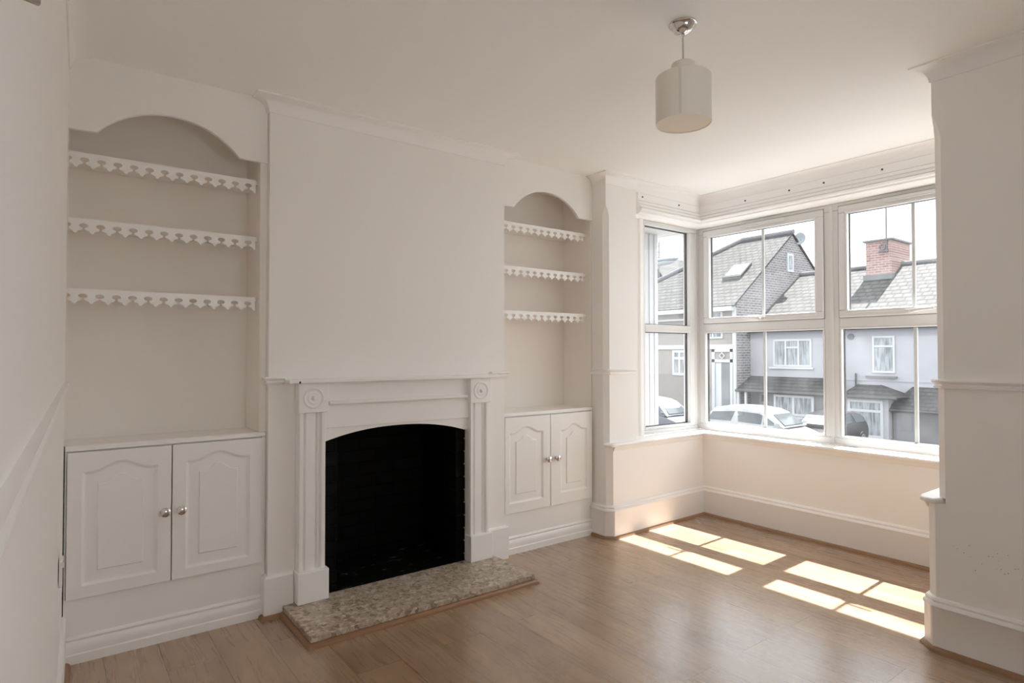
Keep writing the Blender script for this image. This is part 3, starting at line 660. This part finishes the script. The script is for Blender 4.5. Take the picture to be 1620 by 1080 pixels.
MB().box(24.86, 24.895, 13.8, 14.6, .96, 1.29).build('fanlight', PEB, ha)
gw = MB(); gw.box(29.42, 30.02, 13.40, 13.46, 5.46, 6.42); g = gw.build('gable_window', WHT, ha)
MB().box(29.57, 29.87, 13.385, 13.40, 5.60, 6.30).build('pane', CURT, g)
# skylight lying in the roof slope
sl = (RAZ-EZ)/(RA-ER)
def onroof(x, y, up): return (x, y, EZ+sl*(x-ER)+up)
sk0 = MB().loft([[onroof(26.5,15.3,.02),onroof(27.5,15.3,.02),onroof(27.5,14.25,.02),onroof(26.5,14.25,.02)],[onroof(26.5,15.3,.16),onroof(27.5,15.3,.16),onroof(27.5,14.25,.16),onroof(26.5,14.25,.16)]]).build('skylight', GUT, ha)
MB().loft([[onroof(26.62,15.2,.16),onroof(27.4,15.2,.16),onroof(27.4,14.35,.16),onroof(26.62,14.35,.16)],[onroof(26.62,15.2,.175),onroof(27.4,15.2,.175),onroof(27.4,14.35,.175),onroof(26.62,14.35,.175)]]).build('pane', plain('skylight_glass', (.5,.55,.6), .05), sk0)

# ---- far roof, aerials, dish, street lamp
fh = thing('distant_house', 'dark pointed roof far behind the hipped roof, in the side window', 'house', (43, 31.5, G))
MB().box(40.5, 46, 28.9, 34.1, G, 5.5).build('wall', PEB, fh)
MB().prism([(28.5,5.5),(34.5,5.5),(31.5,9.63)], 'x', 40, 46.5).build('roof', SLATE, fh)
sd = thing('satellite_dish', 'round satellite dish on the gable behind the brick peak', 'satellite dish', (30.5, 13.36, 7.1))
MB().lathe((30.45,13.28,7.27), [(.0,.10),(.17,.06),(.30,-.02),(.32,-.02),(.18,.09),(.0,.13)], 24, 'x').build('dish', plain('dish_grey', (.34,.38,.40), .4), sd, smooth=True)
MB().tube([(30.55,13.28,7.22),(30.6,13.44,6.95)], .03, 8).build('bracket', GUT, sd)
ARL = plain('aerial_metal', (.14,.14,.15), .4, metal=.6)
ta = thing('tv_aerial', 'tall thin aerial mast rising from the brick chimney', 'aerial', (29.55, 8.98, 5.6))
MB().tube([(29.56,8.78,5.85),(29.56,8.78,8.6)], .036, 8).build('mast', ARL, ta)
b = MB(); b.box(29.52, 29.59, 8.70, 9.12, 5.90, 5.96); b.lathe((29.54,8.95,6.12), [(.15,0),(.15,-.03),(.10,-.03),(.10,0)], 16, 'x', cap=False); b.build('bracket', ARL, ta)
t2 = thing('tv_aerial', 'small branched aerial seen above the street lamp in the side window', 'aerial', (39.9, 30.4, 7.6))
MB().tube([(39.9,30.4,7.6),(39.9,30.4,10.95)], .05, 8).build('mast', ARL, t2)
b = MB()
for z in (10.8, 10.3, 9.8): b.tube([(39.9,30.3,z),(39.9,31.5,z)], .035, 6)
b.build('boom', ARL, t2)
LAMPG = plain('lamp_grey', (.16,.175,.185), .4); LENS = plain('lamp_lens', (.26,.29,.30), .15)
st = thing('street_lamp', 'grey street lamp head on its arm, seen in the narrow side window', 'street lamp', (13.0, 9.6, G))
MB().tube([(13.0,9.6,G),(13.0,9.6,3.7)], .07, 12).build('post', LAMPG, st, smooth=True)
MB().tube([(13.0,9.6,3.7),(13.0,9.4,3.84),(13.0,8.9,3.92),(13.0,8.4,3.90)], .035, 10).build('arm', LAMPG, st, smooth=True)
def slug(rows, zc, name, mat, par):
    return MB().loft([[(13.0+w_*math.cos(a), y, zc+h_*math.sin(a)) for a in [2*PI*k/16 for k in range(16)]] for y, w_, h_ in rows]).build(name, mat, par, smooth=True)
hd = slug(((8.75,.04,.04),(8.6,.11,.06),(8.3,.16,.08),(7.95,.15,.07),(7.72,.09,.045),(7.6,.02,.02)), 3.89, 'lamp_head', LAMPG, st)
slug(((8.5,.05,.03),(8.3,.13,.08),(8.0,.13,.07),(7.75,.04,.03)), 3.83, 'lens', LENS, hd)

# ---- parked cars (local: x along the length, front at +x, y across)
CARGL = plain('car_glass', (.05,.06,.065), .06, var=.2, nscale=3); TYRE = plain('tyre', (.02,.02,.02), .8); ALLOY = plain('alloy', (.4,.4,.42), .3, metal=.8)
LIGHT = plain('headlamp_glass', (.6,.6,.62), .1); PLASTIC = plain('black_plastic', (.02,.02,.022), .5)
def car(label, paint, loc, rz, ln=4.05, ht=1.46, screen=None, sc=1):
    c = thing('parked_car', label, 'car', loc)
    MB.local = True
    h = ln/2; W = .84
    def st(b, rows):     # rows: x, [(halfwidth, z)...] from sill to centre top
        loops = []
        for x, pr in rows:
            loops.append([(x, w_, z) for w_, z in pr] + [(x, -w_, z) for w_, z in reversed(pr)])
        return b.loft(loops)
    rows = []
    for x, zt, w_ in ((-h,.62,.70),(-h+.06,.86,.78),(-h+.25,1.00,.82),(-.6,1.0,W),(.5,.99,W),(1.0,.94,W),(h-.55,.80,.82),(h-.2,.68,.78),(h-.03,.58,.70),(h,.48,.64)):
        rows.append((x, [(w_*.93,.22),(w_,.40),(w_,zt-.14),(w_*.95,zt-.03),(w_*.80,zt)]))
    body = st(MB(), rows).build('body', paint, c, smooth=True)
    cab = [(-h+.10,.95,.70),(-h+.30,1.22,.66),(-h+.55,ht-.08,.60),(-h+1.0,ht,.58),(-.2,ht+.01,.58),(.35,ht-.05,.59),(.62,ht-.14,.61),(1.18,.96,.72)]
    def hw(x): 
        for (a, _, wa), (b_, _, wb) in zip(cab, cab[1:]):
            if a <= x <= b_: return wa+(wb-wa)*(x-a)/(b_-a)
        return .7
    def tz(x):
        for (a, za, _), (b_, zb_, _) in zip(cab, cab[1:]):
            if a <= x <= b_: return za+(zb_-za)*(x-a)/(b_-a)
        return 1.4
    rr = []
    for x, zt, w_ in cab: rr.append((x, [(.80 if zt > 1 else w_,.93),(w_+.03,max(.94,zt-.05)),(w_-.03,zt-.012),(w_*.5,zt)]))
    st(MB(), rr).build('cabin', paint, c, smooth=True)
    # side glass follows the leaning sides
    def gl(pts, s):
        q = []
        for x, z in pts:
            wt = hw(x)+.03; zt = max(1.0, tz(x)-.05); z = min(z, zt-.015)
            t = (z-.93)/(zt-.93); q.append((x, s*(.80+(wt-.80)*t+.016), z))
        return q
    qs = [[(-h+.33,1.01),(-h+.50,1.28),(-.62,1.35),(-.72,1.02)], [(-.42,1.02),(-.50,1.36),(.28,1.33),(.42,1.28),(.42,1.0)], [(.50,1.0),(.50,1.26),(1.0,1.0)]]
    for s in (1, -1):
        for p_ in qs:
            a = gl(p_, s); b_ = [(x, y-s*.012, z) for x, y, z in a]
            MB().loft([a, b_]).build('side_window', CARGL, c)
    sm = screen or CARGL
    MB().loft([[(1.13,.60,1.005),(.68,.52,1.325),(.68,-.52,1.325),(1.13,-.60,1.005)],[(1.16,.60,1.015),(.71,.52,1.335),(.71,-.52,1.335),(1.16,-.60,1.015)]]).build('windscreen', sm, c)
    MB().loft([[(-h+.15,.56,1.03),(-h+.44,.50,1.30),(-h+.44,-.50,1.30),(-h+.15,-.56,1.03)],[(-h+.11,.56,1.04),(-h+.40,.50,1.31),(-h+.40,-.50,1.31),(-h+.11,-.56,1.04)]]).build('rear_window', CARGL, c)
    for x in (-h+.75, h-.78):
        for s in (1, -1):
            t = MB().lathe((x, s*.76, .31), [(.0,-.10),(.31,-.10),(.31,.10),(.0,.10)], 24, 'y').build('wheel', TYRE, c, smooth=True)
            MB().lathe((x, s*.80, .31), [(.0,-.075),(.2,-.075),(.2,.075),(.0,.075)], 16, 'y').build('hub', ALLOY, t)
    for s in (1, -1):
        MB().loft([[(1.00,s*.80,1.0),(1.10,s*.80,1.0),(1.10,s*.80,1.08),(1.00,s*.80,1.08)],[(.98,s*.98,1.0),(1.08,s*.98,1.01),(1.08,s*.98,1.12),(.98,s*.98,1.12)]]).build('wing_mirror', paint, c, bevel=.02)
        MB().lathe((h-.16, s*.60, .66), [(.0,.06),(.10,.06),(.12,0),(.0,0)], 14, 'x').build('headlamp', LIGHT, c, smooth=True)
    MB().box(h-.06, h+.01, -.3, .3, .40, .50).build('grille', PLASTIC, c)
    MB.local = False
    c.rotation_euler = (0, 0, rz); c.scale = (sc, sc, sc)
    return c
PW = plain('white_car_paint', (.27,.28,.29), .2); PD = plain('dark_car_paint', (.022,.022,.025), .3, spec=.25); PS = plain('silver_car_paint', (.085,.10,.12), .35)
car('white three-door hatchback parked across the street', PW, (18.6, 8.47, G), -PI/2, 3.95, 1.52)
car('black hatchback facing the window, right of the white car', PD, (21.35, 7.55, G), PI, 3.9, 1.45, plain('sky_reflection_screen', (.36,.42,.45), .08), .86)  # pale base colour stands in for sky reflected in the windscreen
car('silver-blue car behind the narrow side window', PS, (18.6, 13.1, G), -PI/2, 4.2, 1.58)

# ==================================================================== light and camera
w = bpy.data.worlds.new('sky'); S.world = w; w.use_nodes = True
bg = w.node_tree.nodes['Background']; bg.inputs[0].default_value = (.94,.97,1.0,1); bg.inputs[1].default_value = 1.62
sun = bpy.data.lights.new('sun', 'SUN'); sun.energy = 13.5; sun.angle = math.radians(.6); sun.color = (1,.98,.955)
so = bpy.data.objects.new('sun', sun); COL.objects.link(so)
el, az = math.radians(58.2), math.radians(2.2)
d = Vector((-math.cos(el)*math.cos(az), -math.cos(el)*math.sin(az), -math.sin(el)))
so.rotation_euler = d.to_track_quat('-Z', 'Y').to_euler(); so.location = (12, 0, 18)

cam = bpy.data.cameras.new('camera'); cam.sensor_width = 36; cam.lens = 960/1620*36; cam.clip_start = .02; cam.clip_end = 300
co = bpy.data.objects.new('camera', cam); COL.objects.link(co); S.camera = co
y, p, r = [math.radians(a) for a in (36.9123, 1.0717, -.0487)]
fw = Vector((math.sin(y)*math.cos(p), math.cos(y)*math.cos(p), math.sin(p))); rt = Vector((math.cos(y), -math.sin(y), 0)); upv = rt.cross(fw)
r2 = rt*math.cos(r)+upv*math.sin(r); u2 = -rt*math.sin(r)+upv*math.cos(r)
M = Matrix((r2, u2, -fw)).transposed().to_4x4(); M.translation = Vector((-.8191,-3.0793,1.2648)); co.matrix_world = M

S.cycles.max_bounces = 16; S.cycles.diffuse_bounces = 14; S.cycles.glossy_bounces = 6; S.cycles.transparent_max_bounces = 24
vs = S.view_settings; vs.view_transform = 'Standard'; vs.look = 'None'; vs.gamma = 1; vs.exposure = 1.05; vs.use_curve_mapping = False
